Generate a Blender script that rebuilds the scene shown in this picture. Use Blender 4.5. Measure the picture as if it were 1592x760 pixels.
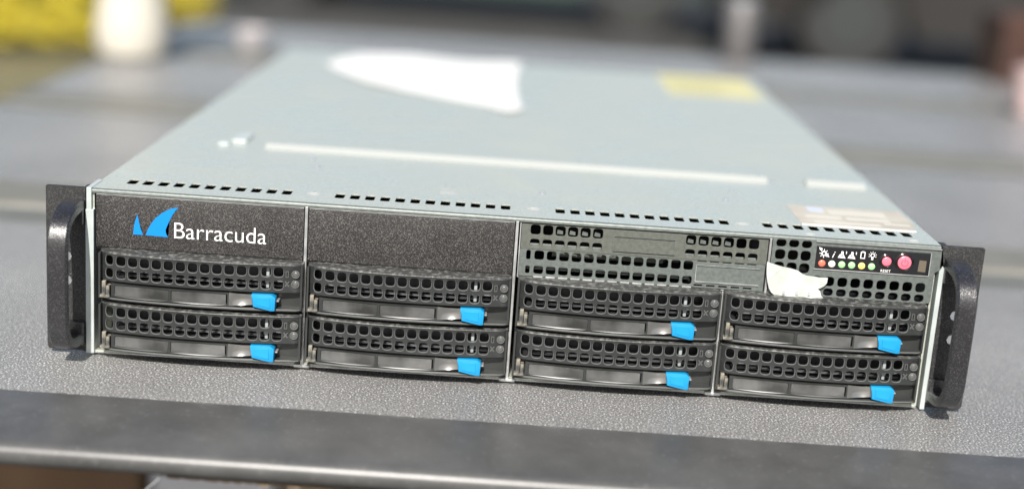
import bpy, bmesh, math, random
from mathutils import Vector, Matrix, geometry
random.seed(7)
R = math.radians
S = 0.001                      # everything below is written in millimetres
scn = bpy.context.scene
for o in list(bpy.data.objects): bpy.data.objects.remove(o)
col = scn.collection

# ------------------------------------------------------------ camera, sky, sun, exposure
cd = bpy.data.cameras.new("camera"); cam = bpy.data.objects.new("camera", cd); col.objects.link(cam)
cam.location = (-0.00645, -0.71497, 0.25286)
cam.rotation_euler = (1.32414032, -0.06742286, 0.00990681)
cd.sensor_width = 36; cd.lens = 2226.6/1592*36
cd.clip_start = 0.02; cd.clip_end = 3000
cd.dof.use_dof = True; cd.dof.focus_distance = 0.735; cd.dof.aperture_fstop = 2.45
scn.camera = cam

SUN_EL, SUN_AZ = R(41), R(-6)     # azimuth measured from -Y (towards the viewer), negative = viewer's left
sd = Vector((math.sin(SUN_AZ)*math.cos(SUN_EL), -math.cos(SUN_AZ)*math.cos(SUN_EL), math.sin(SUN_EL)))
w = bpy.data.worlds.new("World"); scn.world = w; w.use_nodes = True
wn = w.node_tree; bg = wn.nodes["Background"]
sky = wn.nodes.new("ShaderNodeTexSky"); sky.sky_type = 'NISHITA'; sky.sun_disc = False
sky.sun_elevation = SUN_EL; sky.sun_rotation = math.atan2(sd.x, sd.y)
sky.air_density = 1.0; sky.dust_density = 2.5; sky.ozone_density = 1.0
wn.links.new(sky.outputs[0], bg.inputs[0]); bg.inputs[1].default_value = 0.085
sl = bpy.data.lights.new("sun", 'SUN'); sl.energy = 5.0; sl.angle = R(0.53); sl.color = (1.0, 0.955, 0.89)
so = bpy.data.objects.new("sun", sl); col.objects.link(so)
so.rotation_euler = sd.to_track_quat('Z', 'Y').to_euler()
scn.view_settings.view_transform = 'Standard'; scn.view_settings.look = 'None'
scn.view_settings.gamma = 1; scn.view_settings.exposure = 0.56
scn.view_settings.use_curve_mapping = False

# ------------------------------------------------------------ materials
def mat(name, base, rough=0.5, metal=0.0, spec=0.5):
    m = bpy.data.materials.new(name); m.use_nodes = True
    b = m.node_tree.nodes["Principled BSDF"]
    b.inputs['Base Color'].default_value = (*base, 1); b.inputs['Roughness'].default_value = rough
    b.inputs['Metallic'].default_value = metal; b.inputs['Specular IOR Level'].default_value = spec
    return m
def nd(m, t, **kw):
    n = m.node_tree.nodes.new(t)
    for k, v in kw.items():
        if k in n.inputs: n.inputs[k].default_value = v
        else: setattr(n, k, v)
    return n
def lk(m, a, b): m.node_tree.links.new(a, b)
def coord(m, scale=(1, 1, 1)):
    tc = nd(m, "ShaderNodeTexCoord"); mp = nd(m, "ShaderNodeMapping")
    mp.inputs['Scale'].default_value = scale; lk(m, tc.outputs['Object'], mp.inputs[0]); return mp.outputs[0]
def B(m): return m.node_tree.nodes["Principled BSDF"]
def bump(m, vec, scale, strength, dist=0.0005, detail=3, kind='noise'):
    if kind == 'noise':
        n = nd(m, "ShaderNodeTexNoise"); n.inputs['Scale'].default_value = scale; n.inputs['Detail'].default_value = detail; out = n.outputs['Fac']
    else:
        n = nd(m, "ShaderNodeTexVoronoi"); n.inputs['Scale'].default_value = scale; out = n.outputs['Distance']
    lk(m, vec, n.inputs['Vector'])
    b = nd(m, "ShaderNodeBump"); b.inputs['Strength'].default_value = strength; b.inputs['Distance'].default_value = dist
    lk(m, out, b.inputs['Height']); lk(m, b.outputs[0], B(m).inputs['Normal']); return b
def noise_col(m, vec, scale, c1, c2, lo=0.35, hi=0.65, detail=4, target='Base Color'):
    n = nd(m, "ShaderNodeTexNoise"); n.inputs['Scale'].default_value = scale; n.inputs['Detail'].default_value = detail
    lk(m, vec, n.inputs['Vector'])
    r = nd(m, "ShaderNodeValToRGB"); r.color_ramp.elements[0].position = lo; r.color_ramp.elements[1].position = hi
    r.color_ramp.elements[0].color = (*c1, 1); r.color_ramp.elements[1].color = (*c2, 1)
    lk(m, n.outputs['Fac'], r.inputs[0]); lk(m, r.outputs[0], B(m).inputs[target]); return r.outputs[0]
def flecks(m, scale, thr, c_base, c_fleck, metal_fleck=0.0):
    """crinkle / metallic flake paint: a few of the tiny cells are bright"""
    v = coord(m); vo = nd(m, "ShaderNodeTexVoronoi"); vo.inputs['Scale'].default_value = scale; lk(m, v, vo.inputs['Vector'])
    sp = nd(m, "ShaderNodeSeparateColor"); lk(m, vo.outputs['Color'], sp.inputs[0])
    r = nd(m, "ShaderNodeValToRGB"); r.color_ramp.elements[0].position = thr; r.color_ramp.elements[1].position = min(1, thr+.22)
    r.color_ramp.elements[0].color = (*c_base, 1); r.color_ramp.elements[1].color = (*c_fleck, 1)
    lk(m, sp.outputs[0], r.inputs[0])
    n = nd(m, "ShaderNodeTexNoise"); n.inputs['Scale'].default_value = 35; n.inputs['Detail'].default_value = 5; lk(m, v, n.inputs['Vector'])
    mr = nd(m, "ShaderNodeMapRange"); mr.inputs[1].default_value = .3; mr.inputs[2].default_value = .7; mr.inputs[3].default_value = .8; mr.inputs[4].default_value = 1.25
    lk(m, n.outputs['Fac'], mr.inputs[0])
    mx = nd(m, "ShaderNodeVectorMath"); mx.operation = 'SCALE'; lk(m, r.outputs[0], mx.inputs[0]); lk(m, mr.outputs[0], mx.inputs['Scale'])
    lk(m, mx.outputs[0], B(m).inputs['Base Color']); return v

M = {}
m = M['galv'] = mat('galvanised_steel', (.42, .45, .43), .34, .38)
v = coord(m)
o1 = noise_col(m, v, 900, (.455, .485, .425), (.585, .615, .55), .35, .65)
n = nd(m, "ShaderNodeTexNoise"); n.inputs['Scale'].default_value = 14; lk(m, v, n.inputs['Vector'])
mr = nd(m, "ShaderNodeMapRange"); mr.inputs[1].default_value = .3; mr.inputs[2].default_value = .7; mr.inputs[3].default_value = .2; mr.inputs[4].default_value = .44; n.inputs['Detail'].default_value = 6; n.inputs['Distortion'].default_value = 1.2
lk(m, n.outputs['Fac'], mr.inputs[0]); lk(m, mr.outputs[0], B(m).inputs['Roughness'])
bump(m, v, 700, .12, .0002)
m = M['vent'] = mat('vent_steel', (.20, .215, .205), .42, .25)
v = coord(m); noise_col(m, v, 500, (.105, .123, .115), (.145, .163, .155)); bump(m, v, 900, .15, .0002)
m = M['vent_dark'] = mat('vent_steel_olive', (.13, .14, .125), .42, .25)
v = coord(m); noise_col(m, v, 500, (.098, .105, .092), (.132, .14, .122)); bump(m, v, 900, .15, .0002)
m = M['edge'] = mat('cut_steel_edge', (.66, .67, .66), .3, .5)
v = coord(m); noise_col(m, v, 120, (.34, .35, .35), (.56, .57, .57))
m = M['strip'] = mat('pale_zinc_flange', (.62, .68, .66), .4, .2)
v = coord(m); noise_col(m, v, 60, (.42, .47, .46), (.52, .57, .56)); bump(m, v, 400, .2, .0002)
m = M['panel'] = mat('black_flake_plastic', (.035, .034, .033), .42)
v = flecks(m, 3000, .70, (.018, .0174, .017), (.11, .105, .102)); bump(m, v, 3000, .3, .0002)
m = M['crinkle'] = mat('black_crinkle_paint', (.03, .029, .03), .5)
v = flecks(m, 2400, .70, (.014, .014, .0145), (.065, .063, .063)); bump(m, v, 2000, .6, .0004)
m = M['handle'] = mat('black_handle_paint', (.035, .035, .038), .24, 0, .8)
v = flecks(m, 2200, .76, (.017, .017, .019), (.05, .05, .056)); bump(m, v, 1900, .5, .0003)
m = M['tray'] = mat('dark_grey_plastic', (.05, .052, .05), .36)
v = coord(m); noise_col(m, v, 45, (.020, .0222, .0216), (.033, .036, .035)); bump(m, v, 700, .12, .0002)
m = M['tray_top'] = mat('speckled_tray_plastic', (.07, .07, .068), .4)  # lighter base than the tray face, with bright specks
v = coord(m); noise_col(m, v, 380, (.036, .037, .036), (.20, .20, .19), .5, .72); bump(m, v, 900, .5, .0004)
m = M['dusty'] = mat('dusty_pivot_plastic', (.1, .1, .1), .6)
v = coord(M['dusty']); noise_col(M['dusty'], v, 160, (.04, .042, .04), (.34, .31, .25), .42, .66)
M['rim'] = mat('highlight_plastic_edge', (.12, .126, .124), .2, 0, .9)  # paler base paints the edge highlights into the colour
m = M['gloss'] = mat('glossy_lever_plastic', (.10, .102, .10), .11, .5, .9)
v = coord(m); noise_col(m, v, 60, (.05, .052, .05), (.17, .172, .17), .38, .64, 6); bump(m, v, 80, .25, .0008)
m = M['neck'] = mat('polished_lever_neck', (.2, .2, .195), .2, .6, 1.0)
m = M['blue'] = mat('blue_latch_plastic', (.0, .235, .56), .35)
v = coord(m); noise_col(m, v, 90, (.006, .225, .46), (.008, .255, .53))
M['black'] = mat('interior_shade_black', (.008, .008, .009), .6)
M['drive'] = mat('drive_case', (.03, .031, .034), .35, .3)
M['bar'] = mat('drive_metal_bar', (.34, .35, .37), .3, .7)
M['clear'] = mat('clear_light_pipe', (.30, .33, .34), .15)
M['icon'] = mat('moulded_icon', (.10, .10, .10), .3)
M['lens'] = mat('clear_smoke_lens', (.09, .09, .09), .12, 0, .8)
M['fin'] = mat('logo_blue_ink', (.0, .20, .60), .4)
M['white'] = mat('white_ink', (.82, .82, .82), .5)
M['window'] = mat('glossy_black_window', (.012, .012, .014), .06, 0, .7)
m = M['brownpatch'] = mat('brown_window_patch', (.12, .10, .075), .3)
for nme, c in (('red', (.85, .16, .10)), ('pale', (.80, .74, .66)), ('green', (.34, .68, .30)), ('yellow', (.80, .66, .18)), ('pink', (.78, .16, .22))):
    M['led_'+nme] = mat(nme+'_lamp_plastic', c, .25)
M['ring'] = mat('button_recess_black', (.01, .01, .01), .12)
m = M['torn'] = mat('torn_white_sticker', (.6, .6, .6), .45)
v = coord(m); noise_col(m, v, 90, (.40, .43, .40), (.48, .51, .48)); bump(m, v, 130, .35, .002)
M['mark'] = mat('grey_sticker_ink', (.38, .39, .40), .5)
m = M['beige'] = mat('faded_beige_label', (.66, .60, .52), .4)
v = coord(m); noise_col(m, v, 50, (.40, .365, .30), (.50, .465, .39))
M['beige2'] = mat('pale_label_print', (.52, .50, .44), .5)
M['bluish'] = mat('pale_blue_print', (.46, .51, .62), .5)
m = M['yellab'] = mat('yellow_warning_label', (.56, .52, .25), .4)
M['yink'] = mat('dark_label_ink', (.12, .11, .07), .5)
M['glare'] = mat('white_glare', (.70, .70, .68), .5)  # white stand-in for light reflected off the rear cover
M['ridge'] = mat('brushed_ridge_steel', (.41, .43, .405), .5, .1)
M['screw'] = mat('screw_steel', (.55, .56, .52), .3, .35)
m = M['table'] = mat('pebbled_grey_plastic', (.2, .2, .2), .22)
v = coord(m)
n1 = nd(m, "ShaderNodeTexNoise"); n1.inputs['Scale'].default_value = 1150; n1.inputs['Detail'].default_value = 2; lk(m, v, n1.inputs['Vector'])
bp = nd(m, "ShaderNodeBump"); bp.inputs['Strength'].default_value = 1; bp.inputs['Distance'].default_value = .0007
lk(m, n1.outputs['Fac'], bp.inputs['Height']); lk(m, bp.outputs[0], B(m).inputs['Normal'])
n2 = nd(m, "ShaderNodeTexNoise"); n2.inputs['Scale'].default_value = 1000; n2.inputs['Detail'].default_value = 2; lk(m, v, n2.inputs['Vector'])
rp = nd(m, "ShaderNodeValToRGB")
for e_, (p_, c_) in zip(rp.color_ramp.elements, ((.36, .125), (.60, .27))): e_.position = p_; e_.color = (c_, c_, c_*.985, 1)
e_ = rp.color_ramp.elements.new(.67); e_.color = (.75, .75, .74, 1)  # white specks paint the sun sparkle into the colour
lk(m, n2.outputs['Fac'], rp.inputs[0])
n3 = nd(m, "ShaderNodeTexNoise"); n3.inputs['Scale'].default_value = 7; n3.inputs['Detail'].default_value = 4; lk(m, v, n3.inputs['Vector'])
mr = nd(m, "ShaderNodeMapRange"); mr.inputs[1].default_value = .3; mr.inputs[2].default_value = .7; mr.inputs[3].default_value = .88; mr.inputs[4].default_value = 1.12
lk(m, n3.outputs['Fac'], mr.inputs[0])
mx = nd(m, "ShaderNodeVectorMath"); mx.operation = 'SCALE'; lk(m, rp.outputs[0], mx.inputs[0]); lk(m, mr.outputs[0], mx.inputs['Scale']); lk(m, mx.outputs[0], B(m).inputs['Base Color'])
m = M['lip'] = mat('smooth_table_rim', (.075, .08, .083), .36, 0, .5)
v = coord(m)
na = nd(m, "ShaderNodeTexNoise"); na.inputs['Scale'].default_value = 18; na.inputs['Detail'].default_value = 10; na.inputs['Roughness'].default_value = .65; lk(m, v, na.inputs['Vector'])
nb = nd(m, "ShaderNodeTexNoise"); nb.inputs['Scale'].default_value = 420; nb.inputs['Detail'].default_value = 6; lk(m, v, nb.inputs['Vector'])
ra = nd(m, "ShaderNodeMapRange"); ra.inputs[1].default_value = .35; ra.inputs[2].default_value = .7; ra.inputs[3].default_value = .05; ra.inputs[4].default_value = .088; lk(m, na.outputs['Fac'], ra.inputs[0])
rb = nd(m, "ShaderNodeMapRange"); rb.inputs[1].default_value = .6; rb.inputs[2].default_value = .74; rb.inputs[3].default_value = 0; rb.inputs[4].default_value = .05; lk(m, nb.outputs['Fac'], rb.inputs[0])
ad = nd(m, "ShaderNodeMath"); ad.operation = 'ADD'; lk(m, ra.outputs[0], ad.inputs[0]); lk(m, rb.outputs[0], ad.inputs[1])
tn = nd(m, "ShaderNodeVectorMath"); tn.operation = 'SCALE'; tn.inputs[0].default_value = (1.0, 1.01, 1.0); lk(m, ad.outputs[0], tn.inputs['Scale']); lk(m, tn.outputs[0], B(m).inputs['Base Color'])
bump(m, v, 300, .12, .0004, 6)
m = M['lip2'] = mat('sheen_table_rim', (.14, .138, .125), .45)  # paler than the front rim: grazing sheen and blur put into colour
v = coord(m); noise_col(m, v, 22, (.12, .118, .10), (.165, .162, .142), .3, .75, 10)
m = M['ground'] = mat('asphalt', (.10, .10, .10), .8)
v = coord(m); noise_col(m, v, 3, (.036, .036, .035), (.058, .057, .055), .3, .7, 8); bump(m, v, 150, .5, .005)
m = M['grass'] = mat('dry_grass_ground', (.16, .15, .05), .8)
v = coord(m); noise_col(m, v, 5, (.10, .095, .05), (.20, .175, .09), .3, .7, 6)
m = M['leaf'] = mat('yellow_leaf', (.62, .50, .03), .5)
v = coord(m); noise_col(m, v, 4, (.16, .17, .025), (.70, .56, .04), .4, .62)
M['stem'] = mat('shrub_stem', (.10, .07, .04), .8)
M['ceramic'] = mat('cream_white_ceramic', (.50, .475, .41), .3)
m = M['wood'] = mat('dark_red_wood', (.13, .05, .025), .5)
v = coord(m, (1, 8, 8)); noise_col(m, v, 12, (.03, .012, .008), (.055, .022, .013))
M['tin'] = mat('dull_grey_metal', (.13, .125, .125), .5, .3)
M['tintop'] = mat('bright_lid', (.8, .8, .8), .2, .8)
M['pinkcup'] = mat('pale_pink_plastic', (.45, .34, .33), .5)
M['stone'] = mat('pale_stoneware', (.42, .40, .41), .5)
m = M['card'] = mat('brown_cardboard', (.20, .12, .065), .8)
v = coord(m); noise_col(m, v, 8, (.16, .095, .05), (.24, .15, .085))
M['card2'] = mat('tan_cardboard', (.45, .33, .19), .8)
M['bin'] = mat('white_bin_plastic', (.80, .80, .82), .5)
M['paintcar'] = mat('black_car_paint', (.012, .011, .010), .5, 0, .3)
M['paintcar2'] = mat('grey_green_car_paint', (.022, .035, .028), .5, 0, .3)
M['tyre'] = mat('tyre_rubber', (.015, .015, .015), .7)
M['rimw'] = mat('wheel_rim', (.03, .035, .035), .5, .2)
M['glass'] = mat('car_glass', (.02, .025, .03), .05)
M['leg'] = mat('table_leg_steel', (.12, .12, .13), .4, .6)
M['splinter'] = mat('tan_particle_board', (.30, .22, .14), .8)
M['red_light'] = mat('tail_lamp_red', (.4, .02, .02), .2)

# ------------------------------------------------------------ helpers
def setp(o, label=None, cat=None, group=None, kind=None):
    for k, v_ in (('label', label), ('category', cat), ('group', group), ('kind', kind)):
        if v_: o[k] = v_
    return o
def link(name, me, parent=None, loc=(0, 0, 0)):
    o = bpy.data.objects.new(name, me); col.objects.link(o)
    o.location = Vector(loc)*S
    if parent: o.parent = parent
    return o
def empty(name, loc=(0, 0, 0), rz=0):
    o = bpy.data.objects.new(name, None); col.objects.link(o); o.location = Vector(loc)*S; o.rotation_euler.z = rz
    o.empty_display_size = .05; return o
class MB:
    """collects shapes in mm, links them as one mesh object"""
    def __init__(s): s.bm = bmesh.new()
    def box(s, x0, x1, y0, y1, z0, z1, bev=0):
        b = bmesh.new() if bev else s.bm
        vs = [b.verts.new((x, y, z)) for x in (x0, x1) for y in (y0, y1) for z in (z0, z1)]
        for f in ((0, 1, 3, 2), (4, 6, 7, 5), (0, 4, 5, 1), (2, 3, 7, 6), (0, 2, 6, 4), (1, 5, 7, 3)): b.faces.new([vs[i] for i in f])
        if bev:
            bmesh.ops.bevel(b, geom=b.edges[:], offset=bev, segments=2, profile=.6, affect='EDGES'); s.add(b)
        return s
    def add(s, b, mtx=None):
        if mtx: bmesh.ops.transform(b, matrix=mtx, verts=b.verts)
        me = bpy.data.meshes.new('tmp'); b.to_mesh(me); b.free(); s.bm.from_mesh(me); bpy.data.meshes.remove(me)
    def rings(s, rings, close=True, cap=True):
        vv = [[s.bm.verts.new(p) for p in r] for r in rings]
        n = len(vv[0])
        for a, b in zip(vv, vv[1:]):
            for i in range(n if close else n-1):
                j = (i+1) % n; s.bm.faces.new((a[i], a[j], b[j], b[i]))
        if cap: s.bm.faces.new(vv[0][::-1]); s.bm.faces.new(vv[-1])
        return s
    def cyl(s, c, r, h, axis='y', n=20, r2=None, dome=0):
        """along +axis from c; optional dome on the -axis end"""
        r2 = r if r2 is None else r2; c = Vector(c)
        def P(a, rr, t):
            u, w_ = rr*math.cos(a), rr*math.sin(a)
            return c+Vector({'y': (u, t, w_), 'z': (u, w_, t), 'x': (t, u, w_)}[axis])
        R_ = []
        if dome:
            for k in range(4, 0, -1): R_.append([P(2*math.pi*i/n, r*math.cos(k*.36), -dome*math.sin(k*.36)) for i in range(n)])
        R_ += [[P(2*math.pi*i/n, r, 0) for i in range(n)], [P(2*math.pi*i/n, r2, h) for i in range(n)]]
        return s.rings(R_)
    def prism(s, pts, y0, y1, axis='y', bev=0):
        b = bmesh.new()
        f_ = (lambda p, t: (p[0], t, p[1])) if axis == 'y' else ((lambda p, t: (p[0], p[1], t)) if axis == 'z' else (lambda p, t: (t, p[0], p[1])))
        a = [b.verts.new(f_(p, y0)) for p in pts]; c = [b.verts.new(f_(p, y1)) for p in pts]; n = len(pts)
        b.faces.new(a); b.faces.new(c[::-1])
        for i in range(n): b.faces.new((a[i], c[i], c[(i+1) % n], a[(i+1) % n]))
        bmesh.ops.triangulate(b, faces=[f for f in b.faces if len(f.verts) > 4])
        bmesh.ops.recalc_face_normals(b, faces=b.faces)
        if bev:
            ed = [e for e in b.edges if len(e.link_faces) == 2 and e.calc_face_angle() > .5]
            bmesh.ops.bevel(b, geom=ed, offset=bev, segments=2, profile=.6, affect='EDGES')
        s.add(b); return s
    def mesh(s, name, material, smooth=False, mats=None):
        bmesh.ops.recalc_face_normals(s.bm, faces=s.bm.faces)
        bmesh.ops.scale(s.bm, vec=(S, S, S), verts=s.bm.verts)
        me = bpy.data.meshes.new(name); s.bm.to_mesh(me); s.bm.free()
        me.materials.append(material)
        for x in (mats or []): me.materials.append(x)
        if smooth:
            for p in me.polygons: p.use_smooth = True
            try: me.set_sharp_from_angle(angle=R(smooth if smooth is not True else 40))
            except Exception: pass
        return me
    def obj(s, name, material, parent=None, loc=(0, 0, 0), smooth=False):
        return link(name, s.mesh(name, material, smooth), parent, loc)

def inside(p, poly):
    x, y = p; c = False; n = len(poly)
    for i in range(n):
        x1, y1 = poly[i]; x2, y2 = poly[(i+1) % n]
        if (y1 > y) != (y2 > y) and x < (x2-x1)*(y-y1)/(y2-y1)+x1: c = not c
    return c
def rrect(cx, cz, w_, h, r=1.2, k=3, e=0):
    w_ = w_/2+e; h = h/2+e; r = min(r+e, w_, h); pts = []
    for sx, sz, a0 in ((1, 1, 0), (-1, 1, 90), (-1, -1, 180), (1, -1, 270)):
        for i in range(k):
            a = R(a0+90*i/(k-1)); pts.append((cx+sx*(w_-r)+r*math.cos(a), cz+sz*(h-r)+r*math.sin(a)))
    return pts
def sub(poly, step):
    out = []
    for i, a in enumerate(poly):
        b = poly[(i+1) % len(poly)]; n = max(1, int(math.hypot(b[0]-a[0], b[1]-a[1])/step))
        out += [(a[0]+(b[0]-a[0])*k/n, a[1]+(b[1]-a[1])*k/n) for k in range(n)]
    return out
def plate(outer, holes, t=1.2, ch=.35, step=6, edge_ch=0, rim_index=None):
    """sheet in the x/z plane, front face at y=0, thickness t towards +y. holes: (cx,cz,w,h,r). Every hole has a chamfered rim and real depth"""
    out_f = sub(outer, step)
    loops_f = [rrect(*h, e=ch) for h in holes]; loops_i = [rrect(*h) for h in holes]
    mb = MB(); bm = mb.bm
    def fill(outl, hl, y, flip):
        vs = [Vector(p) for p in outl]; ed = [(i, (i+1) % len(outl)) for i in range(len(outl))]
        for l in hl:
            b0 = len(vs); vs += [Vector(p) for p in l]; ed += [(b0+i, b0+(i+1) % len(l)) for i in range(len(l))]
        r = geometry.delaunay_2d_cdt(vs, ed, [], 0, 1e-5)
        V = [bm.verts.new((p.x, y, p.y)) for p in r[0]]
        bb = [(min(p[0] for p in l), max(p[0] for p in l), min(p[1] for p in l), max(p[1] for p in l)) for l in hl]
        for f in r[2]:
            cx = sum(r[0][i].x for i in f)/len(f); cz = sum(r[0][i].y for i in f)/len(f)
            if not inside((cx, cz), outl): continue
            if any(q[0] < cx < q[1] and q[2] < cz < q[3] and inside((cx, cz), l) for q, l in zip(bb, hl)): continue
            try: bm.faces.new([V[i] for i in f])
            except ValueError: pass
        return r
    fill(out_f, loops_f, 0, False); fill(out_f, loops_i, t, True)
    walls = []
    for lf, li in zip(loops_f, loops_i):
        rr = [[bm.verts.new((x, 0, z)) for x, z in lf], [bm.verts.new((x, ch*1.0, z)) for x, z in li], [bm.verts.new((x, t, z)) for x, z in li]]
        for k in range(2):
            for i in range(len(lf)):
                j = (i+1) % len(lf); f = bm.faces.new((rr[k][i], rr[k][j], rr[k+1][j], rr[k+1][i]))
                if k == 0 and rim_index is not None: f.material_index = rim_index
    a = [bm.verts.new((x, 0, z)) for x, z in out_f]; b = [bm.verts.new((x, t, z)) for x, z in out_f]
    for i in range(len(a)): j = (i+1) % len(a); bm.faces.new((a[i], a[j], b[j], b[i]))
    bmesh.ops.remove_doubles(bm, verts=bm.verts, dist=1e-3)
    return mb
def bend(mb, f):
    for v_ in mb.bm.verts: v_.co.y += f(v_.co.x)
def text_mesh(name, s, size, material, sx=1.0, ext=0.05, thin=0):
    cu = bpy.data.curves.new(name, 'FONT'); cu.body = s; cu.size = size*S; cu.extrude = ext*S; cu.align_x = 'LEFT'; cu.offset = -thin*S
    t = bpy.data.objects.new(name, cu); col.objects.link(t)
    bpy.context.view_layer.update()
    me = bpy.data.meshes.new_from_object(t.evaluated_get(bpy.context.evaluated_depsgraph_get()))
    bpy.data.objects.remove(t); me.materials.clear(); me.materials.append(material)
    me.transform(Matrix.Rotation(R(90), 4, 'X') @ Matrix.Diagonal((sx, 1, 1, 1)))
    me.name = name; return me

# ------------------------------------------------------------ setting: ground, grass
g = MB(); g.box(-300000, 300000, -300000, 300000, -760, -750)
setp(g.obj('ground', M['ground']), kind='structure')
g = MB(); g.prism([(-9000, 3300), (-1750, 3300), (-1900, 5200), (-2300, 9000), (-3000, 30000), (-9000, 30000)], -746, -742, 'z')
setp(g.obj('grass_verge', M['grass']), kind='structure')

# ------------------------------------------------------------ folding tables in rows
TZ = -2.0
def make_table():
    t = empty('folding_table')
    # coordinates: front edge y=0, depth 446, top at z=0
    mb = MB(); mb.box(-535, 1300, 62, 386, -8, 0); mb.obj('table_top', M['table'], t)
    def prof(y0, y1):          # rim: slopes gently down from the panel then rolls over
        s_ = 1 if y1 > y0 else -1
        P = [(y0, -.1)]
        P += [(y1-s_*6, -2.6)]
        for k in range(1, 7):
            a = R(90-k*25); P.append((y1-s_*6+s_*6*math.cos(a), -8.6+6*math.sin(a)))
        P += [(y1-s_*9, -15), (y1-s_*12, -15), (y1-s_*13, -9), (y0, -8.5)]
        return P
    for y0, y1 in ((61.5, 1), (386.5, 445)):
        P = prof(y0, y1); mb = MB()
        mb.rings([[(x, y, z) for y, z in P] for x in (-545, -400, -200, 0, 200, 400, 700, 1000, 1310)])
        mb.obj('table_rim', M['lip2'], t, smooth=35)
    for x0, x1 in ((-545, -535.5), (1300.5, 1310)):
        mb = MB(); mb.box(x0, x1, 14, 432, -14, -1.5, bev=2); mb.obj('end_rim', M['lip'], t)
    for x in (-440, 1200):
        mb = MB()
        for y in (60, 386): mb.cyl((x, y, -747), 14, 735, 'z', 14)
        mb.cyl((x, 60, -600), 10, 326, 'y', 12)
        mb.obj('leg_frame', M['leg'], t, smooth=True)
    return t
def copy_tree(o, parent=None):
    c = o.copy(); col.objects.link(c); c.parent = parent
    for ch in [x for x in bpy.data.objects if x.parent == o]: copy_tree(ch, c)
    return c
T0 = make_table()
tl = ['grey pebbled plastic folding table that carries the server, nearest the viewer',
      'second grey folding table back, beneath the rear half of the server',
      'third grey folding table back, behind the server, white jug at its left corner',
      'farthest grey folding table, blurred, with a wooden crate and a can on it']
tables = []
for i in range(4):
    t = T0 if i == 0 else copy_tree(T0)
    t.location = Vector((0, -119+i*455, TZ))*S
    setp(t, tl[i], 'table', 'grey folding tables in rows'); tables.append(t)
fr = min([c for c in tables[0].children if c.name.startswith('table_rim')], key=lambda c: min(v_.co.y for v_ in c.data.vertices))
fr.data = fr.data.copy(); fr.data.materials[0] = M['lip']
# torn tan particle-board edge under the near rim
mb = MB(); x = -152
while x < -62:
    wd = random.uniform(5, 12); h_ = random.uniform(.5, 1.5)
    mb.prism([(x, -16.5), (x+wd, -16.5), (x+wd*.8, -16.5-h_), (x+wd*.3, -16.5-h_*.8)], 8, 11); x += wd*.96
o = mb.obj('splintered_edge', M['splinter'], tables[0]); o['label'] = 'torn tan splinters under the front rim'

# ------------------------------------------------------------ the server
srv = empty('rack_server', (0, 0, 0))
setp(srv, 'grey rack server with blue latch tabs and black end handles lying on the near table', 'server')
DIV = (-107.4, 0.7, 109.3)

# chassis shell
mb = MB()
mb.box(-217.6, -216.6, 1, 646, .3, 86.8); mb.box(216.6, 217.6, 1, 646, .3, 86.8)
mb.box(-216.6, 216.6, .2, 646, .0, 1.1); mb.box(-216.6, 216.6, 645, 646, 1.1, 86.8)
mb.obj('chassis_shell', M['galv'], srv)
mb = MB(); mb.box(-216, 216, 70, 71.5, 1.2, 86.5); mb.obj('dark_backing', M['black'], srv)  # added black sheet, stands in for the shade behind the vent holes
# dividers
for x, z1 in ((DIV[0], 86), (DIV[1], 86), (DIV[2], 56.2)):
    mb = MB(); mb.box(x-.75, x+.75, -1.4, 60, .2, z1, bev=.25); mb.obj('bay_divider', M['edge'], srv)
mb = MB(); mb.box(130.4, 131.6, -1.4, 60, 56.2, 86, bev=.25); mb.obj('bay_divider', M['edge'], srv)
mb = MB(); mb.box(110.2, 131.6, -1.4, 40, 55.3, 56.1, bev=.2)
mb.obj('bay_shelf', M['edge'], srv)
mb = MB(); mb.box(-215, 131, 0, 60, 56.6, 57.0); mb.box(132, 216, 0, 60, 56.2, 56.8); mb.obj('bay_floor', M['black'], srv)  # painted black: the shade below the cover slots is in the colour
mb = MB(); mb.box(-216.3, 217, -.6, .1, -.2, .45, bev=.15); mb.obj('floor_edge', M['edge'], srv)
for x in DIV:
    mb = MB(); mb.box(x-4.2, x+4.2, -1.8, 0, -.6, 1.0, bev=.4); mb.obj('spot_weld_tab', M['edge'], srv)
# rubber feet
mb = MB()
for x in (-190, 190):
    for y in (40, 600): mb.cyl((x, y, TZ+.1), 9, -TZ-.1, 'z', 16)
mb.obj('rubber_feet', M['black'], srv)
# cover with slots
slots = []
for x0, st, n_ in ((-202, 8.1, 11), (-93.2, 7.93, 12), (22.8, 7.85, 12), (132.2, 8.15, 10)):
    slots += [(x0+i*st, 21.0, 5.0, 11.5, 1.2) for i in range(n_)]
mb = plate([(-218.5, .8), (218.5, .8), (218.5, 647), (-218.5, 647)], slots, t=.6, ch=.1, step=40)
bmesh.ops.rotate(mb.bm, cent=(0, 0, 0), matrix=Matrix(((1, 0, 0), (0, 0, 1), (0, -1, 0))), verts=mb.bm.verts)
for v_ in mb.bm.verts: v_.co.z += 88
cover = mb.obj('cover', M['galv'], srv)
mb = MB(); P = [(.8, 88)]
for k in range(1, 6): a = R(90-k*18); P.append((.8-1.5*math.cos(a), 86.5+1.5*math.sin(a)))
P += [(-.7, 85.7), (.3, 85.7), (.3, 86.8), (.8, 87)]
mb.rings([[(x, y, z) for y, z in P] for x in [-218.5+437*i/20 for i in range(21)]])
mb.obj('front_fold', M['vent'], cover, smooth=50)  # darker steel than the cover: the fold's shading is in its colour
for x0, x1 in ((-153, 151), (175, 211)):
    mb = MB(); mb.rings([[(x, 134, 88.05), (x, 141, 90.6), (x, 144, 90.6), (x, 147, 88.05)] for x in (x0, x1)])
    mb.obj('cover_ridge', M['ridge'], cover)
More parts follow.
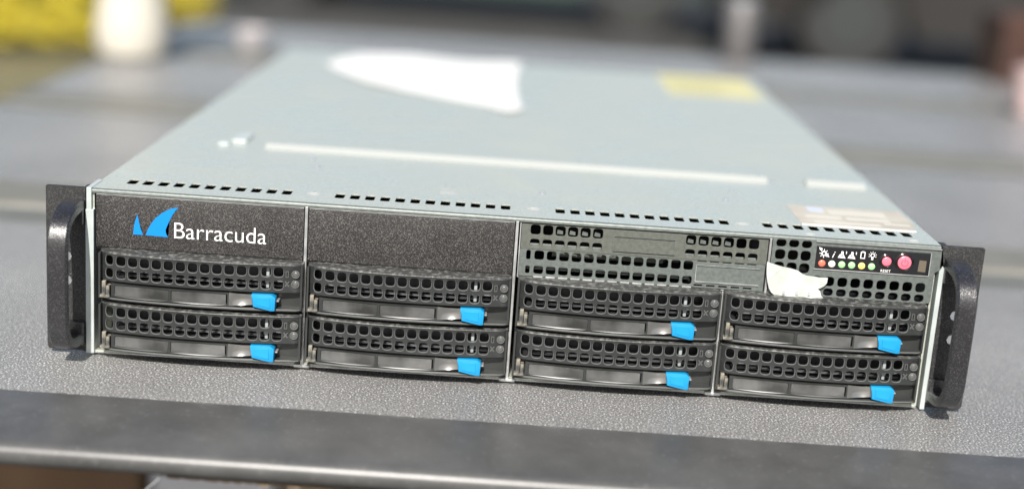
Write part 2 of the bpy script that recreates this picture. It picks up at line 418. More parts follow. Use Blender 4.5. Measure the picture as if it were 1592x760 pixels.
mb = MB(); mb.box(-176, -167, 150, 176, 88.05, 89.6, bev=.6); mb.box(-182, -176, 140, 150, 88.05, 89, bev=.3); mb.obj('cover_latch', M['strip'], cover)
for x, y, r_ in ((-107, 22, 4), (9, 22, 4), (119, 20, 4), (152, 6.5, 3.2), (206, 7.5, 3.2)):
    mb = MB(); mb.cyl((x, y, 88.02), r_, .5, 'z', 18, r_*.6); mb.box(x-r_*.45, x+r_*.45, y-.4, y+.4, 88.52, 88.6); mb.obj('screw', M['screw'], cover, smooth=30)
for x, y in ((-115, 92), (-121, 114), (14, 62), (125, 102), (118, 78), (150, 160), (154, 140)):
    mb = MB(); mb.cyl((x, y, 88.02), 2.0, .9, 'z', 14, 1.2); mb.obj('rivet', M['tintop'], cover, smooth=30)
# embossed mark near the middle of the front edge
mb = MB()
for i, dx in enumerate((-3.4, -1.6, .6, 2.6)): mb.prism([(-38+dx, 56), (-38+dx+.8, 56), (-38+dx+1.6-(i % 2)*1.6, 65), (-38+dx+.8-(i % 2)*1.6, 65)], 88.02, 88.1, 'z')
mb.box(-42, -34, 48, 49.4, 88.02, 88.1); mb.box(-42, -34, 44, 45, 88.02, 88.1)
mb.obj('stamped_mark', M['mark'], cover)
# labels on the cover
mb = MB(); mb.prism([(152, 30), (213, 29), (216.5, 50), (216.5, 78), (152, 76)], 88.02, 88.14, 'z'); lab = mb.obj('paper_label', M['beige'], cover)
lab['label'] = 'faded beige label at the right front corner'
mb = MB(); mb.box(162, 171, 62, 73, 88.15, 88.2); mb.obj('logo_patch', M['bluish'], lab)
mb = MB()
for x0, x1, y0, y1 in ((173, 205, 58, 70), (158, 178, 48, 54), (180, 204, 46, 53), (160, 196, 35, 40), (199, 213, 40, 44)): mb.box(x0, x1, y0, y1, 88.15, 88.2)
mb.obj('print_block', M['beige2'], lab)
mb = MB(); mb.box(152, 213, 28.2, 29.0, 88.02, 88.3); mb.obj('curled_edge', M['white'], lab)
mb = MB(); mb.box(128, 210, 508, 640, 88.02, 88.14); yl = mb.obj('warning_label', M['yellab'], cover); yl['label'] = 'yellow label near the rear right corner'
mb = MB()
for i in range(5): mb.box(134, 134+random.uniform(40, 66), 520+i*22, 523+i*22, 88.15, 88.2)
mb.obj('label_lines', M['yink'], yl)

# side strips (pale flanges) and ears
mb = MB(); mb.box(-220.6, -216.4, -1.6, 20, -.3, 77, bev=.3); mb.box(-220.2, -217.6, -1.2, 20, 77, 88.4, bev=.3); mb.obj('side_flange', M['strip'], srv)
mb = MB(); mb.prism([(218.9, -.5), (221.3, -.5), (221.3, 76.2), (220.4, 77.5), (218.9, 74.5)], -1.6, 20, bev=.2); mb.obj('side_flange', M['strip'], srv)
mb = MB(); mb.prism([(219.2, 76), (221.4, 76), (221.4, 0), (222.3, 0), (222.3, 87.8), (219.2, 87.8)], -.5, 9, bev=.15); mb.obj('bracket_side', M['crinkle'], srv)
mb = MB(); mb.box(-222.3, -220.8, -.4, 9, 0, 87.8, bev=.2); mb.obj('bracket_side', M['crinkle'], srv)
def ear(sgn):
    root = empty('rack_ear'); root.parent = srv
    a, b = 222.2, 241.3
    outer = [(sgn*a, .4), (sgn*(b-1), .4), (sgn*b, 2), (sgn*b, 87.4), (sgn*(b-.6), 88), (sgn*a, 88)]
    if sgn < 0: outer = outer[::-1]
    mb = plate(outer, [(sgn*231.2, 51, 5.8, 5.8, 2.9), (sgn*231.2, 38, 5.8, 5.8, 2.9)], t=2.0, ch=.2, step=12)
    mb.obj('ear_plate', M['crinkle'], root)
    # carry handle: a bent strap with a foot at each end
    path = [(-3, 79.4, 3.0)]                    # (y, z, half thickness) of the strap's centre line, upper half
    for k in range(1, 13):
        a = R(k*7.5); path.append((-7-22.6*math.sin(a)**.8, 60+18.8*math.cos(a)**.8 if k < 12 else 60, 3.0-.9*k/12))
    path += [(-29.9, 51, 2.1)]
    path = path+[(y, 87.5-z, h_) for y, z, h_ in path[::-1]]
    W_ = 5.0; rg = []; cx = sgn*226
    for i, (y, z, h_) in enumerate(path):
        a = path[max(0, i-1)]; b = path[min(len(path)-1, i+1)]
        t_ = Vector((b[0]-a[0], b[1]-a[1])).normalized(); n_ = Vector((-t_.y, t_.x))     # normal pointing inwards or outwards
        sec = [(-W_, -h_+.9), (-W_+.9, -h_), (W_-.9, -h_), (W_, -h_+.9), (W_, h_-.9), (W_-.9, h_), (-W_+.9, h_), (-W_, h_-.9)]
        rg.append([(cx+u, y+n_.x*q, z+n_.y*q) for u, q in sec])
    mb = MB(); mb.rings(rg)
    h = mb.obj('carry_handle', M['handle'], root, smooth=40)
    for z in (75.4, 10.6):
        mb = MB(); mb.box(cx-4.9, cx+4.9, -4.5, .2, z-6.5, z+6.5, bev=1.0); mb.obj('handle_foot', M['handle'], h, smooth=30)
        mb = MB(); mb.cyl((cx, -4.7, z-.9 if z > 43 else z+.9), 1.9, .5, 'y', 14); mb.obj('screw_hole', M['black'], h)
    return root
ear(-1); ear(1)
mb = MB(); mb.prism([(229, 0), (240, 0), (240, 3.2), (238.6, 3.2), (238.6, 1.4), (229, 1.4)], 2.1, 14); mb.obj('bottom_hook', M['stone'], srv)

# blank top panels, logo, lettering
for x0, x1 in ((-215.4, -108.6), (-106.3, -.4)):
    mb = MB(); mb.box(x0, x1, -.9, 2, 57.6, 84.9, bev=.5); p = mb.obj('blank_panel', M['panel'], srv, smooth=30)
    mb = MB(); mb.box(x0+.2, x1-.2, -.6, 1.5, 85.0, 85.4); mb.obj('panel_top_edge', M['edge'], p)
    if x0 < -200:
        p['label'] = 'black speckled blank panel with the blue fin logo'
        fins = [(-194.0, 75.9), (-193.4, 72.6), (-192.4, 68.6), (-191.1, 65.3), (-196.2, 65.2), (-195.9, 69), (-195.1, 72.8)]
        mb = MB(); mb.prism(fins, -1.05, -.92); mb.obj('logo_fin', M['fin'], p)
        fins = [(-173, 81.1), (-174.6, 79.1), (-176.2, 76.7), (-177.6, 73.6), (-178.9, 70.6), (-179.6, 68.6), (-179.3, 66.8), (-178.2, 65.0), (-184, 65.1), (-189.8, 65.3), (-188.6, 68.6), (-186.6, 72.2), (-184.4, 75.0), (-181.4, 77.6), (-177.4, 79.9)]
        mb = MB(); mb.prism(fins, -1.05, -.92); mb.obj('logo_fin', M['fin'], p)
        me = text_mesh('lettering', 'Barracuda', 11.3, M['white'], thin=.10)
        xs = [v_.co.x for v_ in me.vertices]; zs = [v_.co.z for v_ in me.vertices]
        me.transform(Matrix.Translation((-.1751, 0, .0647)) @ Matrix.Diagonal((.0475/(max(xs)-min(xs)), 1, .0083/(max(zs)-min(zs)), 1)) @ Matrix.Translation((-min(xs), 0, -min(zs))))
        link('lettering', me, p, (0, -1.0, 0))

# ---- vent filler plates in the wide bay
H = [(10.2+6.42*i, 82.1, 5.1, 5.2, 1.3) for i in range(6)] + [(90.2+6.48*i, 82.1, 5.1, 5.2, 1.3) for i in range(6)]
H += [(10.2+6.42*i, 75.2, 4.9, 3.9, 1.2) for i in range(6)] + [(90.2+6.48*i, 75.2, 4.9, 3.9, 1.2) for i in range(6)]
vt = link('vent_plate', plate([(3, 71.9), (129.8, 71.9), (129.8, 84.9), (3, 84.9)], H, 1.0, .18).mesh('vent_plate', M['vent_dark'], mats=[M['edge']]), srv, (0, -.8, 0))
vt['label'] = 'upper vent plate with two groups of square holes'
mb = MB()
for x0, x1, z0, z1 in ((50.3, 82.4, 81.7, 82.0), (50.3, 82.4, 73.9, 74.3), (50.3, 50.7, 74.3, 81.7), (82.0, 82.4, 74.3, 81.7)): mb.box(x0, x1, -1.0, -.75, z0, z1)
mb.obj('embossed_frame', M['vent'], vt)
for a_, b_ in ((3.5, 48), (84, 129)):
    mb = MB(); mb.box(a_, b_, .3, 3.5, 72.1, 72.6); mb.obj('bent_rail', M['edge'], vt)
mb = MB()
for i in range(6):
    for b0 in (10.2, 90.2): m_ = MB(); m_.box(b0+6.42*i-2.4, b0+6.42*i+2.4, 1.2, 2.2, 72.8, 74.6, bev=.3); m_.obj('bent_tab', M['vent'], vt)
H = [(7.4, 68.5, 2.2, 5.0, .8)]+[(13.0+6.42*i, 68.6, 4.9, 4.8, 1.2) for i in range(13)]+[(7.4, 60.7, 2.2, 4.2, .8)]+[(13.0+6.42*i, 60.8, 4.9, 4.4, 1.2) for i in range(13)]
H += [(96+6.4*i, 58.4, 4.4, .9, .3) for i in range(5)]+[(97+6.4*i, 71.2, 4.6, .5, .2) for i in range(5)]
vb = link('vent_plate', plate([(2.8, 57.4), (129.6, 57.4), (129.6, 71.75), (2.8, 71.75)], H, 1.0, .18).mesh('vent_plate', M['vent'], mats=[M['edge']]), srv, (0, -.5, 0))
vb['label'] = 'lower vent plate with a blank field at its right'
mb = MB()
for x0, x1, z0, z1 in ((94, 127, 69.2, 69.4), (94, 127, 60.3, 60.8), (94, 94.3, 60.8, 69.2)): mb.box(x0, x1, -.75, -.45, z0, z1)
mb.obj('embossed_frame', M['edge'], vb)
mb = MB()
for i in range(13): mb.box(10.6+6.42*i, 15.4+6.42*i, -.9, -.3, 57.1, 57.7, bev=.15)
mb.obj('bottom_tab', M['edge'], vb)
mb = MB(); mb.box(2.2, 2.75, -1.3, 4, 57, 85.2, bev=.15); mb.box(2.2, 130, -1.2, .2, 56.5, 57.05, bev=.15); mb.obj('bay_frame', M['edge'], srv)
# things seen through the holes: a slanted board, metal shelf, cable
mb = MB(); mb.box(20, 78, 10, 11, 66, 71.4); mb.box(24, 30, 9, 10, 67, 70); mb.box(47, 52, 8.5, 10, 67.5, 70.2); bd = mb.obj('circuit_board', M['vent_dark'], srv)
mb = MB(); mb.box(41, 45.5, 7, 8, 68, 70); mb.box(48.5, 53, 7, 8, 67.8, 69.6); mb.obj('board_label', M['white'], bd)
mb = MB(); mb.rings([[(x, 4, 60), (x, 16, 59), (x, 16, 59.8), (x, 4, 60.8)] for x in (5, 92)]); mb.obj('inner_rail', M['vent'], srv)
mb = MB()
for i in range(4):
    for b0 in (22.8, 90.2): mb.prism([(b0+6.42*i-1.5, 80.2), (b0+6.42*i+1.6, 79.9), (b0+6.42*i+1.5, 81.6), (b0+6.42*i-1.2, 82.2)], 2.5, 3.2)
mb.obj('inner_tab', M['vent'], vt)

# ---- control panel
H = [(136.4+6.6*i, z, 5.1, h_, 1.6) for i in range(3) for z, h_ in ((84.0, 4.0), (77.9, 5.2), (71.3, 5.2))]
H += [(163.3+6.74*i-6.74*4, 65.2, 4.9, 5.0, 1.5) for i in range(12)] + [(163.3+6.74*i-6.74*4, 59.5, 4.9, 4.0, 1.5) for i in range(12)]
outer = [(132.0, 57.2), (215.5, 57.2), (216.6, 58.3), (216.6, 73.6), (218.9, 75.2), (218.9, 86.3), (132.0, 86.3)]
cp = link('control_panel', plate(outer, H, 1.2, .25).mesh('control_panel', M['vent'], mats=[M['edge']]), srv, (0, -1.2, 0))
cp['label'] = 'grey control panel with lamps, two pink buttons and vent holes'
mb = MB(); mb.box(154, 218.6, -1.35, -1.1, 86.35, 86.7); mb.obj('panel_edge', M['edge'], cp)
mb = MB(); mb.box(154.7, 213.4, -.55, 0, 72.0, 84.0, bev=.3); win = mb.obj('display_window', M['window'], cp)
mb = MB(); mb.box(154.2, 213.6, -.7, 0, 71.5, 71.95, bev=.1); mb.box(213.45, 213.9, -.4, 0, 71.95, 84); mb.obj('window_edge', M['edge'], win)
mb = MB(); mb.prism([(207.6, 74), (211.6, 73.8), (211.6, 79.8), (207.9, 80)], -.62, -.56); mb.obj('brown_patch', M['brownpatch'], win)  # flat brown patch at the right of the window
for i, c in enumerate(('red', 'pale', 'green', 'green', 'yellow', 'green')):
    mb = MB(); mb.cyl((158.1+5.13*i, -.75, 74.9), 1.85, .5, 'y', 18, dome=.7); q = mb.obj('status_lamp', M['led_'+c], win, smooth=True); q['label'] = c+' round status lamp'
for cx, cz, rr, nme in ((191.1, 78.2, 2.4, 'reset_button'), (200.3, 78.2, 3.5, 'power_button')):
    mb = MB()
    n_ = 24
    for r0, r1, y0, y1 in ((rr+1.6, rr+.9, -.58, -1.0), (rr+.9, rr+.35, -1.0, -.6)):
        mb.rings([[(cx+r0*math.cos(2*math.pi*i/n_), y0, cz+r0*math.sin(2*math.pi*i/n_)) for i in range(n_)], [(cx+r1*math.cos(2*math.pi*i/n_), y1, cz+r1*math.sin(2*math.pi*i/n_)) for i in range(n_)]], cap=False)
    mb.obj('button_ring', M['ring'], win, smooth=True)
    mb = MB(); mb.cyl((cx, -1.1, cz), rr, .6, 'y', 24, dome=.5); q = mb.obj(nme, M['led_pink'], win, smooth=True)
def ring2d(mb, cx, cz, r0, r1, y, a0=0, a1=360, n_=20):
    for i in range(n_):
        a, b = R(a0+(a1-a0)*i/n_), R(a0+(a1-a0)*(i+1)/n_)
        mb.bm.faces.new([mb.bm.verts.new((cx+rr_*math.sin(t_), y, cz+rr_*math.cos(t_))) for rr_, t_ in ((r0, a), (r1, a), (r1, b), (r0, b))])
mb = MB(); ring2d(mb, 200.3, 78.2, 1.5, 1.85, -1.64, 30, 330); mb.box(200.1, 200.5, -1.66, -1.6, 78.3, 80.4); M['dpink'] = mat('dark_pink_ink', (.5, .05, .10), .4); mb.obj('power_symbol', M['dpink'], win)
# icons
I_ = []
mb = MB(); y = -.62
ring2d(mb, 158.6, 80.2, .7, 1.35, y)
for k in range(8):
    a = R(45*k); c_, s_ = math.cos(a), math.sin(a); mb.prism([(158.6+1.6*c_-.2*s_, 80.2+1.6*s_+.2*c_), (158.6+2.3*c_-.2*s_, 80.2+2.3*s_+.2*c_), (158.6+2.3*c_+.2*s_, 80.2+2.3*s_-.2*c_), (158.6+1.6*c_+.2*s_, 80.2+1.6*s_-.2*c_)], y, y+.05)
mb.prism([(158.8, 79.0), (161.6, 78.4), (160.4, 80.4)], y, y+.05); mb.prism([(155.8, 83.4), (157.6, 82.8), (157.4, 81.6), (156.3, 82.0)], y, y+.05)
mb.obj('panel_icon', M['white'], win)
me = text_mesh('panel_icon', 'i', 5.0, M['white']); me.transform(Matrix.Shear('XZ', 4, (0, 0)) if False else Matrix(((1, 0, .35, 0), (0, 1, 0, 0), (0, 0, 1, 0), (0, 0, 0, 1)))); link('panel_icon', me, win, (162.6, -.62, 78.3))
for x in (168.0, 173.1):
    mb = MB(); mb.prism([(x-2.1, 78.5), (x+1.9, 78.3), (x+1.2, 80.2), (x+.6, 80.4), (x+.5, 81.9), (x-.5, 82.0), (x-.7, 80.5), (x-1.3, 80.2)], y, y+.05); mb.prism([(x+1.9, 80.6), (x+2.2, 80.6), (x+2.3, 82.0), (x+1.8, 82.0)], y, y+.05)
    q = mb.obj('panel_icon', M['white'], win)
    mb = MB(); mb.box(x-.35, x+.25, y-.04, y-.01, 79.2, 80.3); mb.obj('panel_icon', M['window'], win)
mb = MB()
for x0, x1, z0, z1 in ((177.4, 179.8, 82.0, 82.4), (177.4, 179.8, 78.8, 79.2), (177.4, 177.8, 79.2, 82), (179.4, 179.8, 79.2, 82), (178.0, 179.2, 82.4, 82.7)): mb.box(x0, x1, y, y+.05, z0, z1)
mb.obj('panel_icon', M['white'], win)
mb = MB(); ring2d(mb, 183.6, 80.8, .75, 1.15, y); mb.box(183.1, 184.1, y, y+.05, 78.5, 79.6)
for k in range(7):
    a = R(-20+36.6*k); c_, s_ = math.cos(a), math.sin(a); mb.prism([(183.6+1.45*c_-.15*s_, 80.8+1.45*s_+.15*c_), (183.6+2.1*c_-.15*s_, 80.8+2.1*s_+.15*c_), (183.6+2.1*c_+.15*s_, 80.8+2.1*s_-.15*c_), (183.6+1.45*c_+.15*s_, 80.8+1.45*s_-.15*c_)], y, y+.05)
mb.obj('panel_icon', M['white'], win)
me = text_mesh('button_text', 'RESET', 1.9, M['white'], 1.05); link('button_text', me, win, (188.5, -.62, 72.5))
# torn white sticker over the left part of the control panel
pts = [(129.6, 74.6), (131.6, 73.9), (134.1, 73.2), (138, 72.3), (142, 71.6), (145.7, 70.8), (148.4, 69.2), (150.8, 68.5), (154, 68.1), (157, 67.8), (161.6, 67.9), (161.3, 65.4), (160.2, 63.4), (158.6, 62.0), (157.4, 61.4), (158.6, 60.6), (159.2, 58.5), (160.8, 56.8), (157.5, 57.1), (150, 57.0), (142, 56.8), (135.4, 56.9), (133.4, 58.4), (132.0, 60.4), (130.6, 64.5), (129.7, 70)]
mb = plate(pts, [], .35, 0, 1.5)
for v_ in mb.bm.verts:
    x, z = v_.co.x, v_.co.z
    v_.co.y += -.5*math.sin(x*.55+z*.3)-.35*math.sin(z*1.1-x*.2)-(1.2 if z < 60.6 else 0)*min(1, (60.6-z)/1.0)*.5 - (.9 if x < 132 else 0) - .6
st = mb.obj('torn_sticker', M['torn'], cp, (0, -2.2, 0), smooth=60); st['label'] = 'torn crumpled white sticker over the vent holes'
mb = MB()
for x in (139.2, 145.8, 152.2): mb.box(x, x+1.2, -2.15, -1.9, 58.2, 60.0)
mb.obj('sticker_print', M['mark'], st)

# ---- drive trays: built once, copied seven times. local x = 0 at tray centre, z = 0 at its bottom
HW = 52.4
def Yf(x): return -(7.6+4.6*(1-(x/HW)**2)) + 1.6*(max(0, abs(x)-50.2)/2.2)**2 + 3.0*(max(0, -x-43)/9.4)**2
def make_tray():
    xs = [-HW+2*HW*i/40 for i in range(41)]
    holes = [(-46.6+6.21*i, z, 4.9 if i else 4.1, 5.0 if z > 20 else 4.9, 1.5) for i in range(15) for z in (22.7, 15.9)]
    mb = plate([(-HW, 12.0), (HW, 12.0), (HW, 26.3), (-HW, 26.3)], holes, 1.6, .3, 3.5, rim_index=1)
    bend(mb, Yf)
    me = mb.mesh('drive_tray', M['tray'], mats=[M['rim']]); root = link('drive_tray', me, srv)
    mb = MB(); mb.rings([[(x, Yf(x)+.02, 26.32), (x, Yf(x)+.25, 26.75), (x, Yf(x)+1.2, 27.0), (x, -.4, 27.3), (x, .6, 27.3), (x, .6, 26.2), (x, Yf(x)+1.7, 26.1)] for x in xs]); mb.obj('tray_top', M['tray_top'], root, smooth=50)
    mb = MB(); mb.rings([[(x, Yf(x)+.1, 11.95), (x, Yf(x)+.5, 11.5), (x, -3, 11.2), (x, -3, 12.1), (x, Yf(x)+1.7, 12.2)] for x in xs])
    mb.box(-HW, HW, -3.4, -2.4, 2.2, 12.0)                       # recess back wall
    mb.box(-HW, -HW+1, -7.6, 0, 2.2, 26.2); mb.box(HW-1, HW, -7.6, 0, 2.2, 26.2)
    mb.obj('tray_frame', M['tray'], root, smooth=40)
    mb = MB(); mb.rings([[(x, Yf(x)+.1, 2.6), (x, Yf(x)+.35, 2.95), (x, -3, 3.3), (x, -3, 1.4), (x, Yf(x)+1.0, 1.4), (x, Yf(x)+.1, 1.7)] for x in xs]); mb.obj('bottom_lip', M['tray'], root, smooth=30)
    mb = MB(); mb.rings([[(x, Yf(x)-.25, 2.25), (x, Yf(x)-.25, 2.65), (x, Yf(x)+.3, 2.8), (x, Yf(x)+.3, 2.2)] for x in xs]); mb.obj('lip_edge', M['rim'], root)
    # pivot end of the lever
    mb = MB(); mb.box(-50.4, -48.4, -8.6, -3.4, 3.2, 11.6, bev=.3); mb.box(-48.2, -46.4, -9.0, -3.4, 3.2, 9.2, bev=.3); mb.box(-51.4, -46.2, -9.2, -5, 2.9, 4.4, bev=.5); mb.obj('lever_pivot', M['dusty'], root)
    # lever with two glossy inset fields
    mb = plate([(-45.6, 3.5), (15.4, 3.5), (15.4, 10.6), (-45.6, 10.6)], [(-29.6, 7.0, 28.2, 5.3, .5), (.4, 7.0, 28.6, 5.3, .5)], 1.6, .35, 3.5)
    bend(mb, lambda x: Yf(x)+.1)
    lv = mb.obj('latch_lever', M['tray'], root)
    mb = MB(); mb.rings([[(x, Yf(x)+.75, 4.2), (x, Yf(x)+.75, 9.8), (x, Yf(x)+4.5, 9.8), (x, Yf(x)+4.5, 4.2)] for x in [-44+58*i/16 for i in range(17)]]); mb.obj('lever_inset', M['gloss'], lv, smooth=30)
    mb = MB(); rg = []
    for i in range(11):
        t_ = i/10; x = 15.5+13.5*t_; d = 1.5*math.sin(math.pi*t_); zt = 10.5-.5*math.sin(t_*math.pi)-.3*t_; zb = 3.6+1.3*t_
        rg.append([(x, Yf(x)+.2+d*.35, zb), (x, Yf(x)+.1+d*1.1, zb+.33*(zt-zb)), (x, Yf(x)+.3+d*1.2, zb+.66*(zt-zb)), (x, Yf(x)+.9+d*.6, zt), (x, Yf(x)+4, zt), (x, Yf(x)+4, zb)])
    mb.rings(rg); mb.obj('lever_neck', M['neck'], lv, smooth=50)
    mb = MB(); mb.prism([(27.1, 10.9), (37.6, 11.0), (39.6, 9.6), (39.3, 2.6), (37.4, 2.5), (28.0, 4.3), (28.6, 6), (28.3, 8.6)], -12.4, -6.2, bev=.5); tb_ = mb.obj('latch_tab', M['blue'], root, smooth=30)
    mb = MB(); mb.prism([(29.6, 9.6), (36.9, 9.8), (37.0, 4.1), (29.9, 5.4)], -12.75, -12.2, bev=.2); mb.box(37.9, 38.3, -12.6, -12.2, 3.6, 9.8); mb.obj('tab_ridge', M['blue'], tb_)
    mb = MB(); mb.box(39.6, 40.9, -9.6, -3.4, 7.0, 7.6); mb.obj('latch_pin', M['edge'], root)
    for z in (21.7, 16.5):
        yl_ = Yf(49)
        mb = MB()
        n_ = 18; mb.rings([[(48.9+r_*math.cos(2*math.pi*i/n_), yl_+dy, z+r_*math.sin(2*math.pi*i/n_)) for i in range(n_)] for r_, dy in ((2.15, -.02), (2.0, -.35), (1.7, -.35), (1.6, -.05))], cap=False)
        mb.obj('light_ring', M['rim'], root, smooth=True)
        mb = MB(); mb.cyl((48.9, yl_-.1, z), 1.55, .3, 'y', 16, dome=.45); mb.obj('status_light', M['lens'], root, smooth=True)
    y_ = Yf(45)
    mb = MB()
    for x0, x1, z0, z1 in ((44.0, 45.5, 23.1, 23.4), (44.0, 45.5, 20.0, 20.3), (44.0, 44.3, 20.3, 23.1), (45.2, 45.5, 20.3, 23.1)): mb.box(x0, x1, y_-.35, y_+.1, z0, z1)
    mb.prism([(43.6, 17.9), (44.1, 18.1), (46.0, 15.4), (45.5, 15.2)], y_-.35, y_+.1); mb.prism([(45.6, 18.1), (46.0, 17.8), (44.1, 15.2), (43.6, 15.5)], y_-.35, y_+.1)
    mb.obj('moulded_icon', M['icon'], root)
    # drive behind the grille
    mb = MB(); mb.box(-50, 50, 8, 30, 1.5, 25.6, bev=.5)
    for x in (-18, 8, 30): mb.cyl((x, 4.5, 23), 2.6, 4, 'y', 14)
    mb.obj('drive_body', M['drive'], root)
    mb = MB(); mb.box(-44, 44, -2.5, 2, 15.6, 16.3); mb.box(-44, 44, -2.5, 2, 13.2, 13.5); mb.obj('drive_bracket', M['bar'], root)
    mb = MB(); mb.box(33.5, 35.2, -6, -2, 13, 26, bev=.5); mb.cyl((34.3, -6.5, 16.5), 1.2, 3, 'y', 12); mb.obj('light_pipe', M['clear'], root, smooth=30)
    return root
tray0 = make_tray(); first = True
XC = (-159.9, -52.8, 55.4, 161.8)
for zi, z in enumerate((29.95, 2.6)):
    for ci, x in enumerate(XC):
        t = tray0 if first else copy_tree(tray0, srv); first = False
        t.location = Vector((x, random.uniform(-.5, .3), z+random.uniform(-.15, .15)))*S
        if not (zi == 0 and ci == 0): t.rotation_euler.y = R(random.uniform(-.15, .15))

# ------------------------------------------------------------ bright reflection on the cover, built as a thin white sheet
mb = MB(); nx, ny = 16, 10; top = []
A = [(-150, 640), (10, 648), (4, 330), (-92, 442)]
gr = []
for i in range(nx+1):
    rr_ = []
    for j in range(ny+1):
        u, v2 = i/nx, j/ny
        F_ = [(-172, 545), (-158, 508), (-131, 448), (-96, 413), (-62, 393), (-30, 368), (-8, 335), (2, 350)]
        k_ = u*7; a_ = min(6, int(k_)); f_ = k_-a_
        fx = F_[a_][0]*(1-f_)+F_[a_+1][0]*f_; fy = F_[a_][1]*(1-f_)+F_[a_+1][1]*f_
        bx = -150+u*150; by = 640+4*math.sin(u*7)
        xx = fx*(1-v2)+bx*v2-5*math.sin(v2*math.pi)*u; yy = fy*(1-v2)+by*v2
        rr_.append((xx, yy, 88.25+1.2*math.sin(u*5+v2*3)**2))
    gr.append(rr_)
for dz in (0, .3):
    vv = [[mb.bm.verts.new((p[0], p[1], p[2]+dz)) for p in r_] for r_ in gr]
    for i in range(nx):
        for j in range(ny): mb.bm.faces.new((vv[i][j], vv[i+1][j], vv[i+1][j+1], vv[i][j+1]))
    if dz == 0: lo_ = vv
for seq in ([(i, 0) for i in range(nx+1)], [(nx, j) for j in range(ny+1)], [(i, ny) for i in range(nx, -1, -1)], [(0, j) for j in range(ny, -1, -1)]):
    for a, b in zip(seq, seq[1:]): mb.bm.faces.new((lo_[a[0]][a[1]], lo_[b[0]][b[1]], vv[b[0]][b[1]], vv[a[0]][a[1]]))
setp(mb.obj('glare_sheet', M['glare'], smooth=True), 'bright white reflection on the rear of the server cover, built as a thin sheet', 'glare')

# ------------------------------------------------------------ blurred things behind
def lathe(mb, prof, cx=0, cy=0, n_=24):
    mb.rings([[(cx+r_*math.cos(2*math.pi*i/n_), cy+r_*math.sin(2*math.pi*i/n_), z) for i in range(n_)] for r_, z in prof])
jug = empty('white_jug', (-512, 1180, TZ))
setp(jug, 'cream white ceramic jug on the left corner of the tables behind the server', 'jug')
mb = MB(); lathe(mb, [(34, 0), (44, 4), (49, 22), (48, 45), (43, 75), (38, 105), (40, 140), (46, 180), (48, 220), (36, 250), (34, 280), (38, 290)]); mb.obj('jug_body', M['ceramic'], jug, smooth=True)
mb = MB()
rg = []
for i in range(13):
    a = R(-80+160*i/12); c_ = Vector((42+34*math.cos(a), 0, 170+55*math.sin(a))); nrm = Vector((math.cos(a), 0, math.sin(a)))
    rg.append([tuple(c_+nrm*7*math.cos(2*math.pi*k/8)+Vector((0, 7*math.sin(2*math.pi*k/8), 0))) for k in range(8)])
mb.rings(rg); mb.obj('jug_handle', M['ceramic'], jug, smooth=True)

can = empty('silver_can', (352, 1605, TZ))
setp(can, 'dull silver can with a bright lid on the farthest table', 'can')
mb = MB(); lathe(mb, [(24, 0), (26, 3), (26, 92), (24, 95)]); mb.obj('can_wall', M['tin'], can, smooth=40)
mb = MB(); lathe(mb, [(25, 95.2), (25, 99), (20, 101)]); mb.obj('can_lid', M['tintop'], can, smooth=40)

crate = empty('wooden_crate', (825, 1560, TZ))
setp(crate, 'dark red brown wooden crate at the right end of the farthest table', 'crate')
for k in range(3):
    mb = MB(); mb.box(-70, 130, -12, 0, 2+k*36, 34+k*36, bev=1.5); mb.obj('crate_slat', M['wood'], crate)
    mb = MB(); mb.box(-70, 130, 100, 112, 2+k*36, 34+k*36, bev=1.5); mb.obj('crate_slat', M['wood'], crate)
for x in (-70, 116):
    mb = MB(); mb.box(x, x+14, .4, 99.6, 0, 106, bev=1.5); mb.obj('crate_end', M['wood'], crate)
mb = MB(); mb.box(-56, 116, .5, 99, 0, 6); mb.obj('crate_bottom', M['wood'], crate)

cup = empty('pink_cup', (690, 1215, TZ))
setp(cup, 'pale pink plastic cup near the right edge behind the server', 'cup')
mb = MB(); lathe(mb, [(16, 0), (24, 62), (22, 62), (14.5, 4)]); mb.obj('cup_wall', M['pinkcup'], cup, smooth=40)
mb = MB(); lathe(mb, [(15, .5), (15.2, 4)]); mb.obj('cup_base', M['pinkcup'], cup)
cup = empty('small_bowl', (-382, 1330, TZ))
setp(cup, 'small pale bowl left of the server on the tables behind', 'bowl')
mb = MB(); lathe(mb, [(14, 0), (22, 12), (27, 30), (25, 30), (20, 13), (13, 4)]); mb.obj('bowl_wall', M['stone'], cup, smooth=40)
mb = MB(); lathe(mb, [(13, -.0+.3), (13.4, 3.6)]); mb.obj('bowl_base', M['stone'], cup)

